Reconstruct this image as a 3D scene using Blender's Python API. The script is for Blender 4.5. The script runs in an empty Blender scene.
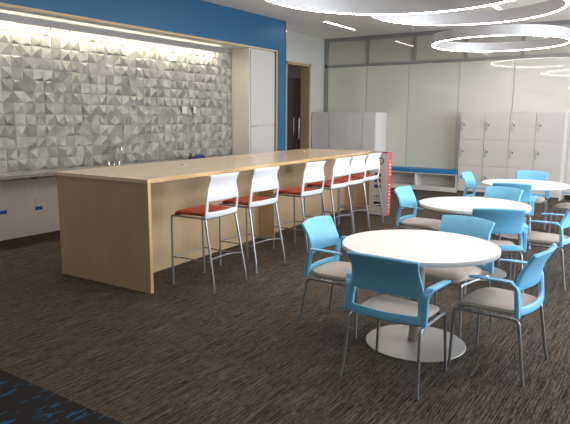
import bpy, bmesh, math, random
from mathutils import Vector, Matrix
random.seed(7)
sc = bpy.context.scene
C = sc.collection
PI = math.pi

# ------------------------------------------------------------ camera, world, light, exposure
cam_data = bpy.data.cameras.new('camera')
cam = bpy.data.objects.new('camera', cam_data); C.objects.link(cam)
right = Vector((0.5591406631743164, -0.8290472181076928, 0.006513749525513471))
up = Vector((0.1299663858918452, 0.09540834625639791, 0.9869174159993486))
fwd = Vector((0.8188226043064503, 0.5509790899957229, -0.1610949566693123))
m = Matrix((right, up, -fwd)).transposed().to_4x4(); m.translation = Vector((0, 0, 1.66))
cam.matrix_world = m
cam_data.sensor_width = 36; cam_data.lens = 36*577.845/570
cam_data.clip_start = 0.05
sc.camera = cam

w = bpy.data.worlds.new('world'); sc.world = w; w.use_nodes = True
w.node_tree.nodes['Background'].inputs[0].default_value = (0.62, 0.78, 1.0, 1)
w.node_tree.nodes['Background'].inputs[1].default_value = 1.0

RING_E = 42.0      # emission of ring lamps
STRIP_E = 13.0
COVE_E = 30.0
def area(name, loc, rot, sx, sy, power, col):
    l = bpy.data.lights.new(name, 'AREA'); l.shape = 'RECTANGLE'; l.size = sx; l.size_y = sy
    l.energy = power; l.color = col
    o = bpy.data.objects.new(name, l); C.objects.link(o); o.location = loc; o.rotation_euler = rot
    return o
# daylight added through two unseen window openings of the right-hand wall (lights stand outside the panes)
area('daylight', (6.2, -3.75, 1.9), (PI/2, 0, 0), 3.6, 2.2, 270, (0.86, 0.93, 1.0))
area('daylight', (10.8, -3.75, 1.9), (PI/2, 0, 0), 3.6, 2.2, 260, (0.86, 0.93, 1.0))

sc.view_settings.view_transform = 'Standard'
sc.view_settings.look = 'None'
sc.view_settings.gamma = 1
sc.view_settings.use_curve_mapping = False
sc.view_settings.exposure = 0.56

# ------------------------------------------------------------ materials
def lin(c):
    return tuple((x/255/12.92 if x/255 <= 0.04045 else ((x/255+0.055)/1.055)**2.4) for x in c) + (1,)
def mat(name, rgb, rough=0.5, metal=0.0, noise=0.0, nscale=30, stretch=(1, 1, 1), rgb2=None, coat=0.0, bump=0.0, spec=0.5, ior=None):
    M = bpy.data.materials.new(name); M.use_nodes = True
    nt = M.node_tree; b = nt.nodes['Principled BSDF']
    b.inputs['Base Color'].default_value = lin(rgb)
    b.inputs['Roughness'].default_value = rough; b.inputs['Metallic'].default_value = metal
    b.inputs['Coat Weight'].default_value = coat; b.inputs['Coat Roughness'].default_value = 0.05
    b.inputs['Specular IOR Level'].default_value = spec
    if ior: b.inputs['IOR'].default_value = ior
    if rgb2 or noise or bump:
        tc = nt.nodes.new('ShaderNodeTexCoord'); mp = nt.nodes.new('ShaderNodeMapping')
        mp.inputs['Scale'].default_value = stretch
        nt.links.new(tc.outputs['Object'], mp.inputs[0])
        n = nt.nodes.new('ShaderNodeTexNoise'); n.inputs['Scale'].default_value = nscale; n.inputs['Detail'].default_value = 4
        nt.links.new(mp.outputs[0], n.inputs[0])
        if rgb2:
            r = nt.nodes.new('ShaderNodeValToRGB')
            r.color_ramp.elements[0].position = 0.5-noise; r.color_ramp.elements[1].position = 0.5+noise
            r.color_ramp.elements[0].color = lin(rgb); r.color_ramp.elements[1].color = lin(rgb2)
            nt.links.new(n.outputs[0], r.inputs[0]); nt.links.new(r.outputs[0], b.inputs['Base Color'])
        if bump:
            bp = nt.nodes.new('ShaderNodeBump'); bp.inputs['Strength'].default_value = bump; bp.inputs['Distance'].default_value = 0.01
            nt.links.new(n.outputs[0], bp.inputs['Height']); nt.links.new(bp.outputs[0], b.inputs['Normal'])
    return M
def emit(name, rgb, strength):
    M = bpy.data.materials.new(name); M.use_nodes = True
    b = M.node_tree.nodes['Principled BSDF']
    b.inputs['Base Color'].default_value = (0.8, 0.8, 0.8, 1)
    b.inputs['Emission Color'].default_value = lin(rgb); b.inputs['Emission Strength'].default_value = strength
    return M

def carpet_mat():
    M = bpy.data.materials.new('carpet'); M.use_nodes = True; nt = M.node_tree; b = nt.nodes['Principled BSDF']
    b.inputs['Roughness'].default_value = 0.95; b.inputs['Specular IOR Level'].default_value = 0.1
    tc = nt.nodes.new('ShaderNodeTexCoord')
    def nz(st, scale, det, rough=0.5):
        mp = nt.nodes.new('ShaderNodeMapping'); mp.inputs['Scale'].default_value = st
        nt.links.new(tc.outputs['Object'], mp.inputs[0])
        n = nt.nodes.new('ShaderNodeTexNoise'); n.inputs['Scale'].default_value = scale; n.inputs['Detail'].default_value = det
        n.inputs['Roughness'].default_value = rough
        nt.links.new(mp.outputs[0], n.inputs[0]); return n
    n1 = nz((1.4, 68, 1), 2.2, 2, .6); n2 = nz((9, 130, 1), 1.8, 2, 0.7); n3 = nz((60, 60, 60), 3, 2)
    def mix(a, bb, f, op='MIX'):
        x = nt.nodes.new('ShaderNodeMath'); x.operation = 'MULTIPLY'; x.inputs[1].default_value = f
        nt.links.new(bb, x.inputs[0]); y = nt.nodes.new('ShaderNodeMath'); y.operation = 'ADD'
        nt.links.new(a, y.inputs[0]); nt.links.new(x.outputs[0], y.inputs[1]); return y.outputs[0]
    s = nt.nodes.new('ShaderNodeMath'); s.operation = 'MULTIPLY'; s.inputs[1].default_value = 0.45
    nt.links.new(n1.outputs[0], s.inputs[0])
    v = mix(s.outputs[0], n2.outputs[0], 0.45); v = mix(v, n3.outputs[0], 0.14)
    r = nt.nodes.new('ShaderNodeValToRGB')
    e = r.color_ramp.elements
    e[0].position = 0.455; e[0].color = lin((38, 34, 31)); e[1].position = 0.61; e[1].color = lin((116, 104, 93))
    k = e.new(0.50); k.color = lin((62, 56, 50))
    nt.links.new(v, r.inputs[0]); nt.links.new(r.outputs[0], b.inputs['Base Color'])
    bp = nt.nodes.new('ShaderNodeBump'); bp.inputs['Strength'].default_value = 0.5; bp.inputs['Distance'].default_value = 0.01
    nt.links.new(v, bp.inputs['Height']); nt.links.new(bp.outputs[0], b.inputs['Normal'])
    return M
def inset_mat():
    M = bpy.data.materials.new('accent_carpet'); M.use_nodes = True; nt = M.node_tree; b = nt.nodes['Principled BSDF']
    b.inputs['Roughness'].default_value = 0.95; b.inputs['Specular IOR Level'].default_value = 0.1
    tc = nt.nodes.new('ShaderNodeTexCoord')
    mp = nt.nodes.new('ShaderNodeMapping'); mp.inputs['Scale'].default_value = (8, 30, 1); mp.inputs['Rotation'].default_value = (0, 0, 0.5)
    nt.links.new(tc.outputs['Object'], mp.inputs[0])
    n = nt.nodes.new('ShaderNodeTexNoise'); n.inputs['Scale'].default_value = 1.0; n.inputs['Detail'].default_value = 5; n.inputs['Distortion'].default_value = 0.8
    nt.links.new(mp.outputs[0], n.inputs[0])
    r = nt.nodes.new('ShaderNodeValToRGB'); e = r.color_ramp.elements
    e[0].position = 0.60; e[0].color = lin((46, 42, 42)); e[1].position = 0.65; e[1].color = lin((38, 88, 120))
    nt.links.new(n.outputs[0], r.inputs[0]); nt.links.new(r.outputs[0], b.inputs['Base Color'])
    return M

M_carpet = carpet_mat(); M_inset = inset_mat()
M_ceiling = mat('ceiling_paint', (242, 236, 231), 0.7)
M_blue = mat('blue_paint', (34, 98, 138), 0.35)
M_greywall = mat('pale_grey_paint', (186, 186, 178), 0.6)
M_white = mat('white_paint', (215, 213, 205), 0.7)
M_tile = mat('carved_tile', (152, 150, 138), 0.5, noise=0.25, nscale=9, rgb2=(182, 179, 167), bump=0.1)
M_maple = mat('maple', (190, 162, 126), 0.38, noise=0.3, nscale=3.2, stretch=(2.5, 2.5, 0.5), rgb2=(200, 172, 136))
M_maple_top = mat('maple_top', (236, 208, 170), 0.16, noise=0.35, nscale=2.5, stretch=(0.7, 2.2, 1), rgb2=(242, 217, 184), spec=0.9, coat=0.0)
M_maple_edge = mat('maple_edge', (214, 180, 130), 0.4)
M_door = mat('cupboard_door_laminate', (196, 193, 188), 0.5)
M_ash = mat('pale_laminate', (212, 208, 200), 0.45, noise=0.3, nscale=4, stretch=(6, 6, 0.6), rgb2=(222, 218, 210))
M_counter = mat('grey_counter', (132, 131, 122), 0.25, noise=0.2, nscale=40, rgb2=(150, 148, 139))
M_glasswhite = mat('back_painted_glass', (204, 202, 190), 0.035, spec=0.5)
M_transom = mat('tinted_pane', (186, 182, 169), 0.03, spec=0.9)
M_frame = mat('grey_aluminium', (142, 140, 140), 0.4, metal=0.2)
M_locker = mat('locker_paint', (196, 191, 186), 0.45)
M_seam = mat('dark_seam', (80, 76, 74), 0.7)
M_cabgrey = mat('cabinet_paint', (216, 212, 210), 0.45)
M_steel = mat('brushed_steel', (176, 174, 170), 0.35, metal=0.9)
M_disc = mat('satin_base', (176, 170, 164), 0.38, metal=0.35)
M_chrome = mat('chrome', (220, 220, 220), 0.1, metal=1.0)
M_tube = mat('silver_tube', (150, 152, 156), 0.35, metal=0.6)
M_cyan = mat('sky_blue_plastic', (116, 190, 228), 0.42)
M_beige = mat('beige_upholstery', (190, 178, 168), 0.8, bump=0.15, nscale=160)
M_whitep = mat('white_plastic', (226, 226, 228), 0.4)
M_red = mat('red_upholstery', (164, 66, 46), 0.85, noise=0.3, nscale=60, rgb2=(180, 78, 56), bump=0.2)
M_table = mat('white_laminate', (240, 236, 228), 0.35)
M_tedge = mat('white_edge', (226, 224, 220), 0.5)
M_bench = mat('blue_vinyl', (22, 116, 172), 0.45)
M_cub = mat('bench_laminate', (200, 196, 190), 0.5)
M_alu = mat('ring_aluminium', (206, 204, 205), 0.35, metal=0.35)
M_ringled = emit('ring_led', (255, 246, 240), RING_E)
M_stripled = emit('strip_led', (255, 246, 238), STRIP_E)
M_coveled = emit('cove_led', (255, 245, 228), COVE_E)
M_dark = mat('dark_plastic', (30, 28, 28), 0.4)
M_darkglass = mat('dark_door_glass', (44, 36, 32), 0.08)
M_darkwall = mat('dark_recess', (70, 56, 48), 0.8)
M_tape = mat('blue_tape', (36, 92, 176), 0.7)
M_plate = mat('outlet_plastic', (212, 212, 204), 0.4)
M_carton = mat('carton_white', (206, 200, 196), 0.6)
M_cartonred = mat('carton_red', (196, 66, 66), 0.55)
M_purple = mat('printed_purple', (84, 66, 110), 0.6)
M_cloth = mat('blue_cloth', (44, 58, 120), 0.9)

# ------------------------------------------------------------ mesh helpers
def box(bm, x0, x1, y0, y1, z0, z1):
    v = [bm.verts.new(p) for p in ((x0,y0,z0),(x1,y0,z0),(x1,y1,z0),(x0,y1,z0),(x0,y0,z1),(x1,y0,z1),(x1,y1,z1),(x0,y1,z1))]
    for f in ((0,3,2,1),(4,5,6,7),(0,1,5,4),(1,2,6,5),(2,3,7,6),(3,0,4,7)): bm.faces.new([v[i] for i in f])
def prism(bm, pts, z0, z1):          # vertical prism over a CCW footprint
    a = [bm.verts.new((x, y, z0)) for x, y in pts]; b = [bm.verts.new((x, y, z1)) for x, y in pts]; n = len(pts)
    bm.faces.new(a[::-1]); bm.faces.new(b)
    for i in range(n): bm.faces.new((a[i], a[(i+1) % n], b[(i+1) % n], b[i]))
def tube(bm, pts, r, seg=8, fillet=0.0, flat=1.0):
    P = [Vector(p) for p in pts]
    if fillet:
        Q = [P[0]]
        for i in range(1, len(P)-1):
            a = (P[i-1]-P[i]); b = (P[i+1]-P[i]); d = min(fillet, a.length*0.45, b.length*0.45)
            s = P[i]+a.normalized()*d; e = P[i]+b.normalized()*d
            for k in range(5):
                t = k/4; Q.append(s*(1-t)**2+P[i]*2*t*(1-t)+e*t*t)
        Q.append(P[-1]); P = Q
    rings = []; prev = None
    for i, p in enumerate(P):
        t = (P[min(i+1, len(P)-1)]-P[max(i-1, 0)]).normalized()
        if prev is None:
            u = t.cross(Vector((0, 0, 1)))
            if u.length < 0.1: u = t.cross(Vector((1, 0, 0)))
        else: u = prev-t*prev.dot(t)
        u.normalize(); prev = u; v = t.cross(u)
        rings.append([bm.verts.new(p+u*r*math.cos(2*PI*k/seg)+v*r*flat*math.sin(2*PI*k/seg)) for k in range(seg)])
    for A, B in zip(rings, rings[1:]):
        for k in range(seg): bm.faces.new((A[k], A[(k+1) % seg], B[(k+1) % seg], B[k]))
    bm.faces.new(rings[0][::-1]); bm.faces.new(rings[-1])
def lathe(bm, prof, seg=48, c=(0, 0, 0)):
    rings = []
    for r, z in prof:
        if r < 1e-5: rings.append([bm.verts.new((c[0], c[1], c[2]+z))])
        else: rings.append([bm.verts.new((c[0]+r*math.cos(2*PI*k/seg), c[1]+r*math.sin(2*PI*k/seg), c[2]+z)) for k in range(seg)])
    for A, B in zip(rings, rings[1:]):
        for k in range(seg):
            l = (k+1) % seg
            if len(A) == 1 and len(B) == 1: continue
            if len(A) == 1: bm.faces.new((A[0], B[l], B[k]))
            elif len(B) == 1: bm.faces.new((A[k], A[l], B[0]))
            else: bm.faces.new((A[k], A[l], B[l], B[k]))
def obj(name, bm, material, parent=None, smooth=False, bevel=0.0, subsurf=0, solid=0.0, seg=2):
    bmesh.ops.recalc_face_normals(bm, faces=bm.faces)
    me = bpy.data.meshes.new(name); bm.to_mesh(me); bm.free()
    me.materials.append(material)
    if smooth:
        for p in me.polygons: p.use_smooth = True
    o = bpy.data.objects.new(name, me); C.objects.link(o)
    if parent is not None: o.parent = parent
    if solid:
        s = o.modifiers.new('solid', 'SOLIDIFY'); s.thickness = solid; s.offset = 0
    if bevel:
        b = o.modifiers.new('bevel', 'BEVEL'); b.width = bevel; b.segments = seg; b.limit_method = 'ANGLE'; b.angle_limit = 0.7
    if subsurf:
        s = o.modifiers.new('sub', 'SUBSURF'); s.levels = subsurf; s.render_levels = subsurf
    if smooth and not subsurf:
        try: me.set_sharp_from_angle(angle=0.7)
        except Exception: pass
    return o
def B(*a):
    bm = bmesh.new(); box(bm, *a); return bm
def BS(boxes):
    bm = bmesh.new()
    for b in boxes: box(bm, *b)
    return bm
def thing(name, label, cat, loc=(0, 0, 0), rz=0, group=None):
    o = bpy.data.objects.new(name, None); C.objects.link(o); o.empty_display_size = 0.1
    o.location = loc; o.rotation_euler = (0, 0, rz)
    return tag(o, label, cat, group)
def tag(o, label, cat, group=None):
    o['label'] = label; o['category'] = cat
    if group: o['group'] = group
    return o
def struct(name, bm, m_, parent=None, **k):
    o = obj(name, bm, m_, parent, **k)
    if parent is None: o['kind'] = 'structure'
    return o
def dup(root, loc, rz, label, group=None):
    def cp(o, par):
        c = o.copy(); C.objects.link(c)
        if par is not None: c.parent = par
        for ch in list(o.children): cp(ch, c)
        return c
    r = cp(root, None); r.location = loc; r.rotation_euler = (0, 0, rz); r['label'] = label
    if group: r['group'] = group
    return r

# ------------------------------------------------------------ the room
HC = 3.64; XB = 13.25; XL = -2.5; YR = -3.6
struct('floor', B(XL, XB+.1, YR, 8.1, -0.1, 0), M_carpet)
struct('trim_1', B(XL, 1.94, YR, 7.42, 0.0, 0.006), M_inset)
struct('ceiling', B(XL, XB+.1, YR, 8.1, HC, HC+0.1), M_ceiling)
struct('wall_back', B(XB+.01, XB+.2, YR, 8.1, 0, HC), M_greywall)
struct('wall_front', B(XL-.1, XL, YR, 8.1, 0, HC), M_white)
# unseen right wall; its two window openings are added for brightness
struct('wall_right', BS([(XL, XB, YR-.12, YR, 0, 0.8), (XL, XB, YR-.12, YR, 3.0, HC), (XL, 4.4, YR-.12, YR, .8, 3.0),
                         (8.0, 9.0, YR-.12, YR, .8, 3.0), (12.6, XB, YR-.12, YR, .8, 3.0)]), M_white)
M_pane = bpy.data.materials.new('window_glass'); M_pane.use_nodes = True
b_ = M_pane.node_tree.nodes['Principled BSDF']; b_.inputs['Transmission Weight'].default_value = 1; b_.inputs['Roughness'].default_value = 0; b_.inputs['IOR'].default_value = 1.02
for i, x0 in enumerate((4.4, 9.0)):  # frames of the two added, unseen windows
    fr = struct('window_%d' % (i+1), BS([(x0, x0+.06, YR-.1, YR-.02, .8, 3.0), (x0+3.54, x0+3.6, YR-.1, YR-.02, .8, 3.0),
        (x0, x0+3.6, YR-.1, YR-.02, .8, .86), (x0, x0+3.6, YR-.1, YR-.02, 2.94, 3.0), (x0+1.18, x0+1.22, YR-.1, YR-.02, .8, 3.0), (x0+2.38, x0+2.42, YR-.1, YR-.02, .8, 3.0)]), M_frame)

# tiled niche wall: one mesh of pyramid tiles with off-centre peaks
def tile_wall():
    bm = bmesh.new(); T = 0.155; Y0 = 7.5
    x = 9.2; cols = int((9.2-0.6)/T)+1
    rows = int(math.ceil((3.0-0.91)/T))
    for r in range(rows):
        for c in range(cols):
            x1 = 9.2-c*T; x0 = x1-T; z0 = 0.91+r*T; z1 = min(z0+T, 3.0)
            if z1-z0 < 0.03: continue
            g = 0.0015
            kind = random.random()
            pz = [(x0+g, z0+g), (x1-g, z0+g), (x1-g, z1-g), (x0+g, z1-g)]
            base = [bm.verts.new((a, Y0, b)) for a, b in pz]
            if kind < 0.80:
                u = random.choice((-.32, -.2, 0, .2, .32)); v = random.choice((-.32, -.2, 0, .2, .32))
                ap = bm.verts.new(((x0+x1)/2+u*T, Y0-random.uniform(.014, .03), (z0+z1)/2+v*(z1-z0)))
                for k in range(4): bm.faces.new((base[k], base[(k+1) % 4], ap))
            elif kind < 0.90:   # tile creased on a diagonal, one corner raised
                k = random.randrange(4); h = random.uniform(.012, .024)
                base[k].co.y = Y0-h
                a, b, c_, d = [base[(k+j) % 4] for j in range(4)]
                bm.faces.new((a, b, d)); bm.faces.new((b, c_, d))
                # skirt
                for q in (b, d):
                    s = bm.verts.new((a.co.x, Y0, a.co.z))
                    bm.faces.new((a, q, s))
            else:               # ridge running corner to corner
                k = random.randrange(2)
                h = random.uniform(.012, .022)
                a, b, c_, d = [base[(k+j) % 4] for j in range(4)]
                mid = bm.verts.new(((a.co.x+c_.co.x)/2, Y0-h, (a.co.z+c_.co.z)/2))
                e = bm.verts.new((a.co.x*.8+c_.co.x*.2, Y0-h, a.co.z*.8+c_.co.z*.2))
                bm.faces.new((a, b, e)); bm.faces.new((a, e, d)); bm.faces.new((e, b, mid)); bm.faces.new((e, mid, d))
                bm.faces.new((mid, b, c_)); bm.faces.new((mid, c_, d))
    back = [bm.verts.new(p) for p in ((0.6, Y0+.001, .9), (9.2, Y0+.001, .9), (9.2, Y0+.001, 3.01), (0.6, Y0+.001, 3.01))]
    bm.faces.new(back)
    return bm
tw = tile_wall()
me = bpy.data.meshes.new('wall_tile'); tw.to_mesh(me); tw.free(); me.materials.append(M_tile)
ca = me.color_attributes.new('facet_tone', 'FLOAT_COLOR', 'CORNER')     # each carved facet gets a random tone
for p in me.polygons:
    k = random.choice((.52, .62, .72, .82, .95, 1.0))
    for li in p.loop_indices: ca.data[li].color = (k, k, k*.99, 1)
nt = M_tile.node_tree; at = nt.nodes.new('ShaderNodeAttribute'); at.attribute_name = 'facet_tone'
mx = nt.nodes.new('ShaderNodeMix'); mx.data_type = 'RGBA'; mx.blend_type = 'MULTIPLY'; mx.inputs['Factor'].default_value = 1
bs = nt.nodes['Principled BSDF']; src = bs.inputs['Base Color'].links[0].from_socket
nt.links.new(src, mx.inputs[6]); nt.links.new(at.outputs['Color'], mx.inputs[7]); nt.links.new(mx.outputs[2], bs.inputs['Base Color'])
o = bpy.data.objects.new('wall_left', me); C.objects.link(o); o['kind'] = 'structure'
# blue wall: band above the niche, strip right of the tall cupboard, wall left of the niche
struct('wall_niche', BS([(XL, 10.38, 7.0, 7.7, 3.02, HC), (10.07, 10.38, 7.0, 7.7, 0, 3.02), (XL, 0.6, 7.0, 7.7, 0, 3.02)]), M_blue)
struct('wall_service', B(0.6, 10.07, 7.503, 7.7, 0, 3.02), M_white)
# grey wall with the door, set back
struct('wall_corridor', BS([(10.38, 11.42, 7.7, 7.9, 0, HC), (12.52, XB+.01, 7.7, 7.9, 0, HC), (11.42, 12.52, 7.7, 7.9, 2.96, HC)]), M_greywall)
struct('trim_2', B(10.385, 10.40, 6.992, 7.02, 0, HC), M_chrome)                      # corner bead
struct('trim_3', BS([(0.6, 10.07, 6.985, 7.02, 3.0, 3.02), (10.05, 10.07, 6.985, 7.02, 0, 3.0)]), M_maple_edge)
struct('trim_4', B(0.6, 10.05, 7.02, 7.5, 2.995, 3.02), M_ash)    # niche head lining
# wood panelling under the counter
struct('wall_under_counter', B(0.6, 9.2, 7.42, 7.49, 0, 0.86), M_ash)
# door in the corridor wall
dr = struct('door_1', BS([(11.42, 11.48, 7.68, 8.0, 0, 2.96), (12.46, 12.52, 7.68, 8.0, 0, 2.96), (11.42, 12.52, 7.68, 8.0, 2.90, 2.96)]), mat('door_frame_wood', (172, 146, 112), .5))
obj('door_leaf', B(11.50, 12.44, 7.93, 7.97, 0.01, 2.62), M_darkglass, dr)
struct('door_backing_sheet', BS([(11.3, 12.6, 8.01, 8.05, 0, HC)]), M_darkwall)  # dark sheet added behind the door to close the bright gap
obj('door_header', B(11.48, 12.46, 7.94, 7.99, 2.62, 2.90), M_darkwall, dr)
bm = bmesh.new(); tube(bm, [(12.28, 7.93, 1.12), (12.28, 7.86, 1.12), (12.28, 7.86, 1.66), (12.28, 7.93, 1.66)], 0.012, fillet=.02)
obj('door_handle', bm, M_chrome, dr, smooth=True)
obj('door_stile', BS([(11.50, 11.58, 7.92, 7.93, 0.01, 2.62), (12.36, 12.44, 7.92, 7.93, 0.01, 2.62)]), M_dark, dr)
# metal framed transom over the glass panels
posts = [7.6, 6.48, 5.28, 4.08, 2.88, 1.68, .48, -.72, -1.92, -3.12]
struct('trim_5', BS([(XB-.05, XB+.01, YR, 7.68, 3.55, HC-.002), (XB-.05, XB+.01, YR, 7.68, 2.93, 2.99), (XB-.05, XB+.01, 7.61, 7.69, 0, 3.55)]), M_frame)
for i, (a, b) in enumerate(zip(posts, posts[1:])):
    wn = struct('window_%d' % (i+3), B(XB-.045, XB+.01, b-.035, b+.035, 2.99, 3.55), M_frame)
    obj('pane', B(XB-.012, XB+.008, b+.036, a-.036 if i else 7.60, 2.99, 3.55), M_transom, wn)
struct('baseboard_back', B(XB-.014, XB+.01, YR, 1.85, 0, .1), M_dark)
names = ['leftmost, beside the grey framed corner post', 'above the grey storage cupboards and blue bench', 'above the blue bench, left of the lockers',
         'behind the left half of the lockers', 'behind the right half of the lockers', 'at the far right edge beyond the lockers']
seams = [7.6, 6.5, 5.4, 4.2, 3.02, 1.86, .66]
for i, (a, b) in enumerate(zip(seams, seams[1:])):
    o = obj('glass_wall_panel', B(XB-.012, XB+.008, b+.005, a-.005, .1, 2.925), M_glasswhite, bevel=.002)
    tag(o, 'tall glossy white glass wall panel, ' + names[i], 'glass panel', 'white glass wall panels along the back')

# cove fitting under the niche head
t = thing('cove_light', 'long bright strip light in the niche above the tiled wall', 'light', (0, 0, 0))
obj('housing', BS([(1.0, 8.75, 7.31, 7.325, 2.865, 2.955), (1.0, 8.75, 7.325, 7.44, 2.90, 2.915)]), M_frame, t)
obj('led_strip', B(1.0, 8.72, 7.35, 7.395, 2.885, 2.899), M_coveled, t)

obj('added_uplight', B(1.0, 8.72, 7.35, 7.40, 2.916, 2.922), emit('added_lining_glow', (255, 240, 214), 5.0), t)  # glowing strip added to brighten the niche head lining

# ------------------------------------------------------------ counter, cupboard, faucet
t = thing('wall_counter', 'grey stone counter running along the patterned tile wall', 'counter', (0, 0, 0))
obj('countertop', B(0.62, 9.19, 7.0, 7.455, 0.86, 0.908), M_counter, t, bevel=.004)
for x in (2.2, 4.55, 6.9): obj('bracket', BS([(x, x+.05, 7.15, 7.419, .825, .859)]), M_dark, t)
t = thing('tall_cupboard', 'tall pale wood cupboard at the right end of the tiled niche', 'cupboard', (0, 0, 0))
obj('body', B(9.205, 10.045, 7.06, 7.498, 0, 2.99), M_ash, t)
obj('door', B(9.23, 10.04, 7.035, 7.058, 1.505, 2.975), M_door, t, bevel=.002)
d = obj('door', B(9.23, 10.04, 7.035, 7.058, .08, 1.495), M_door, t, bevel=.002)
obj('handle', B(9.24, 9.40, 7.01, 7.034, 1.478, 1.494), M_frame, d)

t = thing('faucet', 'chrome gooseneck faucet with two wing handles on the counter', 'faucet', (6.05, 7.33, .909))
bm = bmesh.new(); lathe(bm, [(0, 0), (.026, 0), (.026, .01), (.014, .03), (0, .03)], 16)
tube(bm, [(0, 0, .02), (0, 0, .25), (.02, -.03, .29), (.07, -.07, .29), (.09, -.09, .25), (.09, -.09, .21)], .012, fillet=.03)
obj('spout', bm, M_chrome, t, smooth=True)
for s in (-1, 1):
    bm = bmesh.new(); lathe(bm, [(0, 0), (.024, 0), (.02, .045), (0, .05)], 12, (s*.1, 0, 0)); tube(bm, [(s*.1, 0, .045), (s*.15, -.02, .06), (s*.19, -.03, .09)], .008)
    obj('handle', bm, M_chrome, t, smooth=True)

def outlet(loc, label, yaw=0, wdt=.07):
    t = thing('wall_outlet', label, 'outlet', loc)
    obj('plate', B(-wdt/2, wdt/2, -.008, 0, -.057, .057), M_plate, t, bevel=.002)
    for z in (-.02, .02): obj('socket', B(-.016, .016, -.0095, -.0081, z-.013, z+.013), mat('socket_white', (205, 205, 200), .5) if 'socket_white' not in bpy.data.materials else bpy.data.materials['socket_white'], t)
outlet((7.79, 7.452, 1.79), 'left one of the two white wall plates on the patterned tiles', wdt=.12)
outlet((8.06, 7.452, 1.79), 'right one of the two white wall plates on the patterned tiles')
outlet((4.75, 7.419, .47), 'white outlet low on the panel under the counter, above blue tape')
for x, z, l in ((4.77, .37, 'blue tape piece stuck under the low outlet beside the island'), (4.24, .38, 'blue tape piece on the under-counter panel at the left edge')):
    bm = B(x-.055, x+.055, 7.416, 7.419, z-.025, z+.025); tag(obj('painters_tape', bm, M_tape), l, 'tape')

# crumpled cloth and a dark scrubber on the counter
bm = bmesh.new(); bmesh.ops.create_uvsphere(bm, u_segments=20, v_segments=10, radius=1)
for v in bm.verts:
    k = 1+.18*math.sin(5*v.co.x+3*v.co.y)+.12*math.sin(9*v.co.y+4*v.co.z)
    v.co = Vector((v.co.x*.13*k, v.co.y*.07*k, max(v.co.z, -.4)*.05*k))
bmesh.ops.translate(bm, verts=bm.verts, vec=(7.9, 7.22, .932)); tag(obj('cleaning_cloth', bm, M_cloth, smooth=True), 'crumpled dark blue cloth lying on the wall counter', 'cloth')
t = thing('scrub_brush', 'small dark scrub brush standing beside the blue cloth', 'brush', (7.66, 7.2, .909))
bm = bmesh.new(); lathe(bm, [(0, 0), (.035, 0), (.042, .03), (.04, .045), (0, .045)], 14); obj('bristles', bm, mat('dark_green_bristle', (52, 56, 48), .9), t, smooth=True)
bm = bmesh.new(); lathe(bm, [(0, .045), (.038, .045), (.03, .06), (.014, .075), (.02, .11), (0, .12)], 14); obj('handle', bm, M_dark, t, smooth=True)

# ------------------------------------------------------------ island
NR, NL, FR, FL = Vector((3.68, 4.005)), Vector((3.645, 5.32)), Vector((9.35, 4.45)), Vector((9.42, 5.82))
def isl(u, v):
    """u metres along from the near end, v metres in from the front (stool) edge"""
    a = NR.lerp(FR, u/5.69); b = NL.lerp(FL, u/5.77); w_ = (b-a).length
    p = a+(b-a)*(v/w_); return (p.x, p.y)
def ibox(bm, u0, u1, v0, v1, z0, z1): prism(bm, [isl(u0, v0), isl(u1, v0), isl(u1, v1), isl(u0, v1)], z0, z1)
W_, L_ = 1.315, 5.70
t = thing('island_table', 'long light maple island with solid end panels and six stools', 'island', (NR.x, NR.y, 0), 0)
def iobj(name, parts, m_, par, **k):
    bm = bmesh.new()
    for p in parts: ibox(bm, *p)
    bmesh.ops.translate(bm, verts=bm.verts, vec=(-NR.x, -NR.y, 0))
    return obj(name, bm, m_, par, **k)
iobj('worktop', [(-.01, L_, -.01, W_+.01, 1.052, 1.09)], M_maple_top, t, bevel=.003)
iobj('edge_band', [(-.0125, L_, -.0125, -.0105, 1.053, 1.089)], M_maple_edge, t)
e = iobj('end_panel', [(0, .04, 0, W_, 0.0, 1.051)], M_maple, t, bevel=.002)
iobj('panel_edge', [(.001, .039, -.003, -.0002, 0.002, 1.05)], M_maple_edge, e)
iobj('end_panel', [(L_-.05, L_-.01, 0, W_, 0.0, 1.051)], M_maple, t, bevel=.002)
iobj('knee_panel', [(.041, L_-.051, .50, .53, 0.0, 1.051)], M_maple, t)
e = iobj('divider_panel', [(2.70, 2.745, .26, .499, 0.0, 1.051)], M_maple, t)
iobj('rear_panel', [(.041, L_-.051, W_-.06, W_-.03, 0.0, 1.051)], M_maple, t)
for n_, (gx, gy) in enumerate(((5.14, 4.95), (6.69, 5.09), (8.54, 5.38))):
    bm = bmesh.new(); lathe(bm, [(0, .0), (.04, 0), (.04, .006), (.03, .007), (0, .003)], 24, (gx-NR.x, gy-NR.y, 1.0901))
    obj('grommet', bm, M_steel, t, smooth=True)

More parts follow.
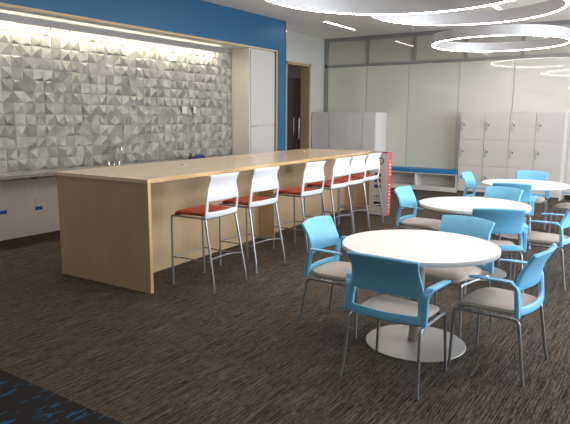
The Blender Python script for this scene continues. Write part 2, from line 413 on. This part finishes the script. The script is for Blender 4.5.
# ------------------------------------------------------------ backrest shell shared by stools and chairs
def shell(hw, x0, z0, z1, hole, sag, topcurve, frame=.12):
    """curved plastic back: hw(z) half width, x0(z) depth; hole=(za,zb) between the side frames"""
    us = [-1, -1+frame, -1+frame*1.8, -.5, -.25, 0, .25, .5, 1-frame*1.8, 1-frame, 1]
    zs = [z0, z0+(hole[0]-z0)*.5, hole[0], (hole[0]+hole[1])/2, hole[1]]
    for k in range(1, 7): zs.append(hole[1]+(z1-hole[1])*k/6)
    bm = bmesh.new(); G = []
    for z in zs:
        row = []
        for u in us:
            tz = (z-z0)/(z1-z0)
            zz = z+topcurve*(1-u*u)*max(0, (tz-.4)/.6)
            row.append(bm.verts.new((x0(z)-sag*(1-u*u), u*hw(z), zz)))
        G.append(row)
    for j in range(len(zs)-1):
        inh = zs[j] >= hole[0]-1e-6 and zs[j+1] <= hole[1]+1e-6
        for i in range(len(us)-1):
            if inh and 1 <= i <= len(us)-3: continue
            bm.faces.new((G[j][i], G[j][i+1], G[j+1][i+1], G[j+1][i]))
    return bm
def interp(tab):
    def f(z):
        for (a, va), (b, vb) in zip(tab, tab[1:]):
            if z <= b: return va+(vb-va)*max(0, (z-a)/(b-a))
        return tab[-1][1]
    return f
def pad(cx, hw, hd, z0, z1, front_drop=.02):
    """upholstered seat pad as a rounded superellipse, slightly crowned"""
    bm = bmesh.new(); n = 36; prof = [(0.0, z0), (.80, z0), (.95, z0+.008), (1.0, z0+(z1-z0)*.45), (.98, z0+(z1-z0)*.78), (.9, z1-.004), (.6, z1), (0, z1+.004)]
    rings = []
    for s, z in prof:
        if s == 0: rings.append([bm.verts.new((cx, 0, z))]); continue
        R_ = []
        for k in range(n):
            a = 2*PI*k/n; c_, s_ = math.cos(a), math.sin(a)
            ex = 2/4.0
            x = hd*s*math.copysign(abs(c_)**ex, c_); y = hw*s*math.copysign(abs(s_)**ex, s_)
            dz = -front_drop*max(0, (x/hd-.4)/.6)**2
            R_.append(bm.verts.new((cx+x, y*(1+.04*x/hd), z+dz)))
        rings.append(R_)
    for A, Bq in zip(rings, rings[1:]):
        for k in range(n):
            l = (k+1) % n
            if len(A) == 1: bm.faces.new((A[0], Bq[l], Bq[k]))
            elif len(Bq) == 1: bm.faces.new((A[k], A[l], Bq[0]))
            else: bm.faces.new((A[k], A[l], Bq[l], Bq[k]))
    return bm

def make_stool(label, group):          # x forward (towards the island), origin between the feet on the floor
    t = thing('bar_stool', label, 'stool', group=group)
    obj('seat', pad(.05, .24, .24, .715, .765, .035), M_red, t, smooth=True)
    bm = bmesh.new()
    for s in (-1, 1): tube(bm, [(.262, s*.235, .70), (.22, s*.237, .705), (-.17, s*.245, .705)], .010)
    tube(bm, [(.262, -.235, .70), (.262, .235, .70)], .010); tube(bm, [(-.15, -.243, .70), (-.15, .243, .70)], .010)
    obj('seat_frame', bm, M_tube, t, smooth=True)
    for s in (-1, 1):
        bm = bmesh.new(); tube(bm, [(.262, s*.24, .70), (.255, s*.25, 0.0)], .0115); obj('leg', bm, M_tube, t, smooth=True)
        bm = bmesh.new(); tube(bm, [(-.145, s*.247, .74), (-.165, s*.247, .66), (-.262, s*.268, .10), (-.268, s*.272, 0.0)], .0115, fillet=.03); obj('leg', bm, M_tube, t, smooth=True)
    bm = bmesh.new(); z = .29
    tube(bm, [(.257, -.245, z), (.257, .245, z)], .007)
    for s in (-1, 1): tube(bm, [(.257, s*.245, z), (-.10, s*.22, z-.005), (-.232, s*.258, z)], .007, fillet=.05)
    tube(bm, [(-.232, -.258, z), (-.13, -.16, z-.005), (-.13, .16, z-.005), (-.232, .258, z)], .007, fillet=.05)
    obj('footrest', bm, M_tube, t, smooth=True)
    hw = interp([(.71, .262), (.80, .264), (.90, .262), (.95, .245), (1.03, .222), (1.08, .222), (1.12, .236)])
    x0 = interp([(.71, -.158), (.80, -.170), (.90, -.182), (1.02, -.175), (1.12, -.21)])
    obj('backrest', shell(hw, x0, .71, 1.12, (.765, .872), .03, .004), M_whitep, t, smooth=True, solid=.02, bevel=.005)
    return t
stools = [((4.29, 3.812), 4, 'red-seated white-backed bar stool nearest the near end of the island'),
          ((5.11, 3.89), 0, 'white and red bar stool, second along from the near island end'),
          ((6.18, 3.91), 0, 'white and red bar stool third along, behind the nearest left blue chair'),
          ((7.07, 4.0), 0, 'white and red bar stool fourth along, overlapped by the fifth'),
          ((7.62, 4.03), 0, 'white and red bar stool fifth along, squeezed between its two neighbours'),
          ((8.25, 4.09), 0, 'white and red bar stool farthest along, in front of the red and white carton')]
G_ = 'white and red bar stools along the island'
s0 = make_stool(stools[0][2], G_); s0.location = (*stools[0][0], 0); s0.rotation_euler = (0, 0, PI/2+math.radians(stools[0][1]))
for (x, y), r, l in stools[1:]: dup(s0, (x, y, 0), PI/2+math.radians(r), l)

# ------------------------------------------------------------ dining chairs
def make_chair(label, group):
    t = thing('armchair', label, 'chair', group=group)
    obj('seat', pad(.02, .225, .235, .415, .468, .035), M_beige, t, smooth=True)
    for s in (-1, 1):
        bm = bmesh.new(); tube(bm, [(.245, s*.255, 0), (.235, s*.235, .395), (.225, s*.232, .402), (.02, s*.234, .405)], .011, fillet=.035); obj('leg', bm, M_tube, t, smooth=True)
        bm = bmesh.new(); tube(bm, [(.02, s*.234, .405), (-.16, s*.24, .41), (-.19, s*.242, .395), (-.235, s*.258, .08), (-.25, s*.268, 0)], .011, fillet=.03); obj('leg', bm, M_tube, t, smooth=True)
    bm = bmesh.new(); tube(bm, [(-.1, 0, .405), (-.1, -.232, .405), (.20, -.230, .402), (.20, .230, .402), (-.1, .232, .405), (-.1, 0, .405)], .009)
    obj('seat_frame', bm, M_tube, t, smooth=True)
    hw = interp([(.44, .258), (.50, .252), (.60, .246), (.66, .242), (.70, .232), (.76, .226), (.838, .238)])
    x0 = interp([(.44, -.185), (.50, -.175), (.60, -.160), (.66, -.163), (.74, -.19), (.838, -.25)])
    obj('backrest', shell(hw, x0, .44, .836, (.492, .60), .045, .012, .13), M_cyan, t, smooth=True, solid=.024, bevel=.006)
    for s in (-1, 1):
        bm = bmesh.new()      # flat upright blade that turns forward into the thin armrest plate
        secs = [((-.185, .262, .43), .042, .022, 0), ((-.180, .264, .50), .042, .022, 0), ((-.170, .262, .60), .042, .022, 0),
                ((-.165, .266, .635), .044, .022, .5), ((-.140, .274, .655), .048, .018, 1), ((-.08, .283, .660), .05, .015, 1), ((.05, .286, .658), .05, .014, 1), ((.125, .283, .652), .044, .012, 1)]
        rings = []
        for (x, y, z), w2, t2, k in secs:
            # k=0: section lies in the horizontal plane; k=1: section stands in the y-z plane
            th = k*PI/2; ax = Vector((math.cos(th), 0, math.sin(th)))
            c_ = Vector((x, s*y, z)); Yv = Vector((0, 1, 0)); q = []
            hx, hy = (w2/2, t2/2)
            if k == 0: dx, dy = ax*hy*1.3, Yv*hx*.8
            elif k == 1: dx, dy = ax*hy, Yv*hx
            else: dx, dy = ax*hy*1.2, Yv*hx
            for (p, r2) in ((-1, -.7), (-1, .7), (-.6, 1), (.6, 1), (1, .7), (1, -.7), (.6, -1), (-.6, -1)): q.append(bm.verts.new(c_+dx*p+dy*r2))
            rings.append(q)
        for A, Bq in zip(rings, rings[1:]):
            for k in range(8): bm.faces.new((A[k], A[(k+1) % 8], Bq[(k+1) % 8], Bq[k]))
        bm.faces.new(rings[0][::-1]); bm.faces.new(rings[-1])
        obj('armrest', bm, M_cyan, t, smooth=True)
    return t
R_ = math.radians
GC = 'sky blue armchairs around the round tables'
chairs = [((3.385, 1.40), -2, 'sky blue armchair nearest the camera, back turned, at the front table'),
          ((4.02, 2.14), -88, 'sky blue armchair on the left side of the front table, nearest the stools'),
          ((3.965, .885), 85, 'sky blue armchair at the right of the front table, its whole seat showing'),
          ((4.56, 1.44), 168, 'sky blue armchair behind the front table, half hidden by its top'),
          ((5.71, 1.41), 25, 'blue armchair with its back to us tucked at the middle table'),
          ((6.50, 2.43), -90, 'blue armchair on the left of the middle table beside the carton'),
          ((6.38, 1.02), 88, 'blue armchair cut by the right edge at the middle table'),
          ((7.0, 1.74), 165, 'pale blue armchair just behind the middle round table, facing us'),
          ((8.05, 1.76), 10, 'blue armchair with its back to us at the farthest table'),
          ((8.93, 2.40), -90, 'blue armchair on the left of the farthest table by the lockers'),
          ((9.02, 1.14), 90, 'blue armchair at the right edge by the farthest table, mostly cropped'),
          ((9.56, 1.83), 188, 'blue armchair between the farthest table and the lockers')]
c0 = make_chair(chairs[0][2], GC); c0.location = (*chairs[0][0], 0); c0.rotation_euler = (0, 0, R_(chairs[0][1]))
for (x, y), r, l in chairs[1:]: dup(c0, (x, y, 0), R_(r), l)

# ------------------------------------------------------------ round tables
t = thing('round_table', 'nearest of the three white round tables, front and centre right', 'table', (3.975, 1.49, 0), group='white round pedestal tables')
bm = bmesh.new(); lathe(bm, [(0, .725), (.5545, .725), (.5545, .755), (0, .755)], 96)
top = obj('tabletop', bm, M_table, t, bevel=.002)
bm = bmesh.new(); lathe(bm, [(.555, .725), (.560, .725), (.562, .729), (.562, .751), (.560, .755), (.555, .755)], 96); obj('edge_band', bm, M_tedge, top, smooth=True)
bm = bmesh.new(); lathe(bm, [(0, .02), (.055, .02), (.055, .05), (.05, .055), (.05, .705), (.2, .71), (.2, .724), (0, .724)], 40); obj('column', bm, M_disc, t, smooth=True)
bm = bmesh.new(); lathe(bm, [(0, 0), (.362, 0), (.367, .004), (.362, .009), (.2, .018), (.07, .024), (0, .024)], 72); obj('base_plate', bm, M_disc, t, smooth=True)
dup(t, (6.27, 1.755, 0), 0.3, 'white round table in the middle of the row of three').scale = (1.025, 1.025, 1)
dup(t, (8.76, 1.75, 0), 0.6, 'farthest white round table, nearest the lockers').scale = (1.05, 1.05, 1)

# ------------------------------------------------------------ lockers
t = thing('locker_bank', 'bank of beige-grey lockers, four wide, against the white glass wall', 'lockers', (12.85, 1.9, 0))
obj('carcass', B(.02, .38, 0, 2.10, .0, 1.80), M_locker, t)
obj('plinth', B(.019, .0198, 0.001, 2.099, 0.001, .075), M_seam, t)
ys = [0, .535, 1.05, 1.57, 2.10]
for c in range(4):
    for r, (a, b) in enumerate(((.075, .645), (.651, 1.221), (1.227, 1.795))):
        d = obj('door', B(0, .018, ys[c]+.004, ys[c+1]-.004, a, b), M_locker, t, bevel=.002)
        yh = ys[c+1]-.045; zc = (a+b)/2-.02
        bm = bmesh.new(); tube(bm, [(0, yh, zc+.09), (-.03, yh, zc+.08), (-.03, yh, zc-.06), (0, yh, zc-.07)], .007, fillet=.01)
        obj('handle', bm, M_steel, d, smooth=True)
        bm = bmesh.new(); tube(bm, [(0, yh-.035, zc+.035), (-.014, yh-.035, zc+.035)], .013, seg=12)
        tube(bm, [(-.014, yh-.035, zc+.04), (-.018, yh-.055, zc+.065)], .006)
        obj('lock', bm, M_dark, d, smooth=True)

# ------------------------------------------------------------ bench with blue cushion
t = thing('storage_bench', 'low grey open storage bench left of the lockers with blue top', 'bench', (12.85, 4.0, 0))
obj('cushion', B(-.02, .385, .01, 1.90, .43, .51), M_bench, t, bevel=.012)
obj('frame', BS([(.0, .385, .01, 1.90, .40, .43), (.0, .385, .01, 1.90, .02, .12), (.365, .385, .01, 1.90, .12, .40), (.0, .365, .01, .05, .12, .40), (.0, .365, 1.86, 1.90, .12, .40)]), M_cub, t)
for y in (.96, ): obj('divider', B(.0, .364, y, y+.045, .12, .40), M_cub, t)

# ------------------------------------------------------------ grey storage cupboards
GG = 'grey storage cupboards beyond the island'
def cupboard(y0, y1, nd, label):
    t = thing('storage_cupboard', label, 'cupboard', (12.6, y0, 0), group=GG)
    W = y1-y0-.004
    obj('body', B(.022, .63, 0, W, 0, 1.80), M_cabgrey, t)
    for k in range(nd):
        a, b = W*k/nd+.003, W*(k+1)/nd-.003
        d = obj('door', B(0, .02, a, b, .06, 1.79), M_cabgrey, t, bevel=.003)
        yh = (b-.03) if k == nd-1 else (a+.03)
        bm = bmesh.new(); tube(bm, [(0, yh, .95), (-.02, yh, .95), (-.02, yh, 1.05), (0, yh, 1.05)], .005, fillet=.008); obj('handle', bm, M_steel, d, smooth=True)
cupboard(7.20, 7.68, 1, 'left narrow grey cupboard beside the corridor door')
cupboard(6.27, 7.20, 2, 'wide two-door grey cupboard between the two narrow ones')
cupboard(5.925, 6.27, 1, 'right narrow grey cupboard next to the blue-topped bench')

# ------------------------------------------------------------ printed carton at the island's far end
bx = Vector((9.12, 4.03)); u_ = (Vector((9.15, 4.38))-bx).normalized(); v_ = Vector((u_.y, -u_.x))
t = thing('printed_carton', 'tall white and red printed carton at the far island end', 'box', (bx.x, bx.y, 0), math.atan2(u_.y, u_.x)-PI/2)
# local: +y along white face, +x depth
H_ = 1.10
obj('carton_body', B(.001, .12, .001, .36, 0, H_), M_carton, t, bevel=.002)
obj('red_side', B(.002, .119, -.0015, .0005, .002, H_-.002), M_cartonred, t)
obj('red_top_stripe', B(-.0015, .0, .01, .12, H_-.025, H_-.002), M_cartonred, t)
def txt(s, size, par, loc, rot, m_, name):
    cu = bpy.data.curves.new('lettering', 'FONT'); cu.body = s; cu.size = size; cu.extrude = .0008; cu.align_x = 'CENTER'; cu.align_y = 'CENTER'
    to = bpy.data.objects.new('tmp', cu); C.objects.link(to)
    bpy.context.view_layer.update()
    dg = bpy.context.evaluated_depsgraph_get()
    me = bpy.data.meshes.new_from_object(to.evaluated_get(dg)); bpy.data.objects.remove(to)
    me.materials.clear(); me.materials.append(m_)
    o = bpy.data.objects.new(name, me); C.objects.link(o); o.parent = par; o.location = loc; o.rotation_euler = rot
    return o
txt('D', .17, t, (-.002, .14, .93), (PI/2, 0, -PI/2), M_dark, 'printed_letter')
for z, w2 in ((.70, .12), (.60, .13), (.50, .13)):
    obj('printed_picture', B(-.0015, 0, .13, .13+w2, z-.03, z+.03), M_purple if z != .70 else M_dark, t)
obj('printed_picture', B(-.0015, 0, .12, .26, .16, .23), M_dark, t)
bm = bmesh.new()
for k in range(7): box(bm, -.0015, 0, .12+.02*k, .132+.02*k, .30+.012*(k % 3), .33+.012*((k*2) % 3))
for k in range(3): box(bm, -.0015, 0, .13+.05*k, .145+.05*k, .265, .28)
obj('printed_symbols', bm, M_dark, t)
bm = bmesh.new()
for k in range(16):
    if k in (9, 10): continue
    box(bm, .035+.01*(k % 2), .07+.012*(k % 3), -.0025, -.0016, .06+.058*k, .085+.058*k+.006*(k % 2))
obj('printed_symbols', bm, M_plate, t)

# ------------------------------------------------------------ ring lamps and ceiling lights
def ring(loc, label):
    t = thing('ring_pendant', label, 'pendant lamp', loc, group='illuminated ring pendants')
    r = 1.185; h = .17; wd = .032
    bm = bmesh.new(); lathe(bm, [(r, .004), (r, h), (r-wd, h), (r-wd, .004)], 128)
    b = obj('band', bm, M_alu, t, smooth=True)
    bm = bmesh.new(); lathe(bm, [(r-.003, 0), (r-.003, .008), (r-wd+.003, .008), (r-wd+.003, 0), (r-.003, 0)], 128)
    obj('light_diffuser', bm, M_ringled, t)
    for k in range(3):
        a = 2*PI*k/3+.6; x, y = (r-wd/2)*math.cos(a), (r-wd/2)*math.sin(a)
        bm = bmesh.new(); tube(bm, [(x, y, h), (x, y, HC-loc[2]-.001)], .003, seg=6); obj('cable', bm, M_steel, t)
    return t
ring((4.62, 2.02, 2.70), 'nearest and lowest of the three large glowing ring lamps')
ring((7.52, 2.37, 3.0), 'glowing ring lamp in the middle, partly hidden by the nearest one')
ring((11.15, 2.85, 3.0), 'farthest glowing ring lamp, hanging before the white glass wall')

def strip(x0, x1, y, label):
    t = thing('ceiling_light', label, 'ceiling light', (x0, y, HC), group='linear ceiling lights')
    obj('frame', BS([(0, x1-x0, -.045, -.035, -.012, -.001), (0, x1-x0, .035, .045, -.012, -.001), (-.01, 0, -.045, .045, -.012, -.001), (x1-x0, x1-x0+.01, -.045, .045, -.012, -.001)]), M_alu, t)
    obj('diffuser', B(0, x1-x0, -.034, .034, -.010, -.002), M_stripled, t)
strip(10.75, 12.1, 6.28, 'thin linear ceiling light near the grey corridor wall')
strip(10.2, 11.5, 2.9, 'thin linear ceiling light seen through the middle ring lamp')
strip(1.6, 3.6, 4.6, 'added unseen linear ceiling light above the near end of the island')  # this and the next three are out of view, added to brighten the room
strip(1.2, 3.2, -.9, 'added unseen linear ceiling light by the added windows, right of the front table')
strip(-1.6, .6, 1.8, 'added unseen linear ceiling light over the left of the accent carpet')
strip(-1.6, .6, -1.4, 'added unseen linear ceiling light over the right of the accent carpet')
strip(7.6, 8.95, 5.12, 'thin linear ceiling light at the top edge above the first ring')
t = thing('smoke_detector', 'small round grey detector on the ceiling before the glass wall', 'detector', (12.59, 5.12, HC))
bm = bmesh.new(); lathe(bm, [(0, -.001), (.05, -.001), (.05, -.02), (.03, -.035), (0, -.035)], 24); obj('detector_body', bm, M_cabgrey, t, smooth=True)
bm = bmesh.new(); lathe(bm, [(0, -.0352), (.012, -.0352), (.012, -.045), (0, -.045)], 12); obj('sensor', bm, M_dark, t, smooth=True)
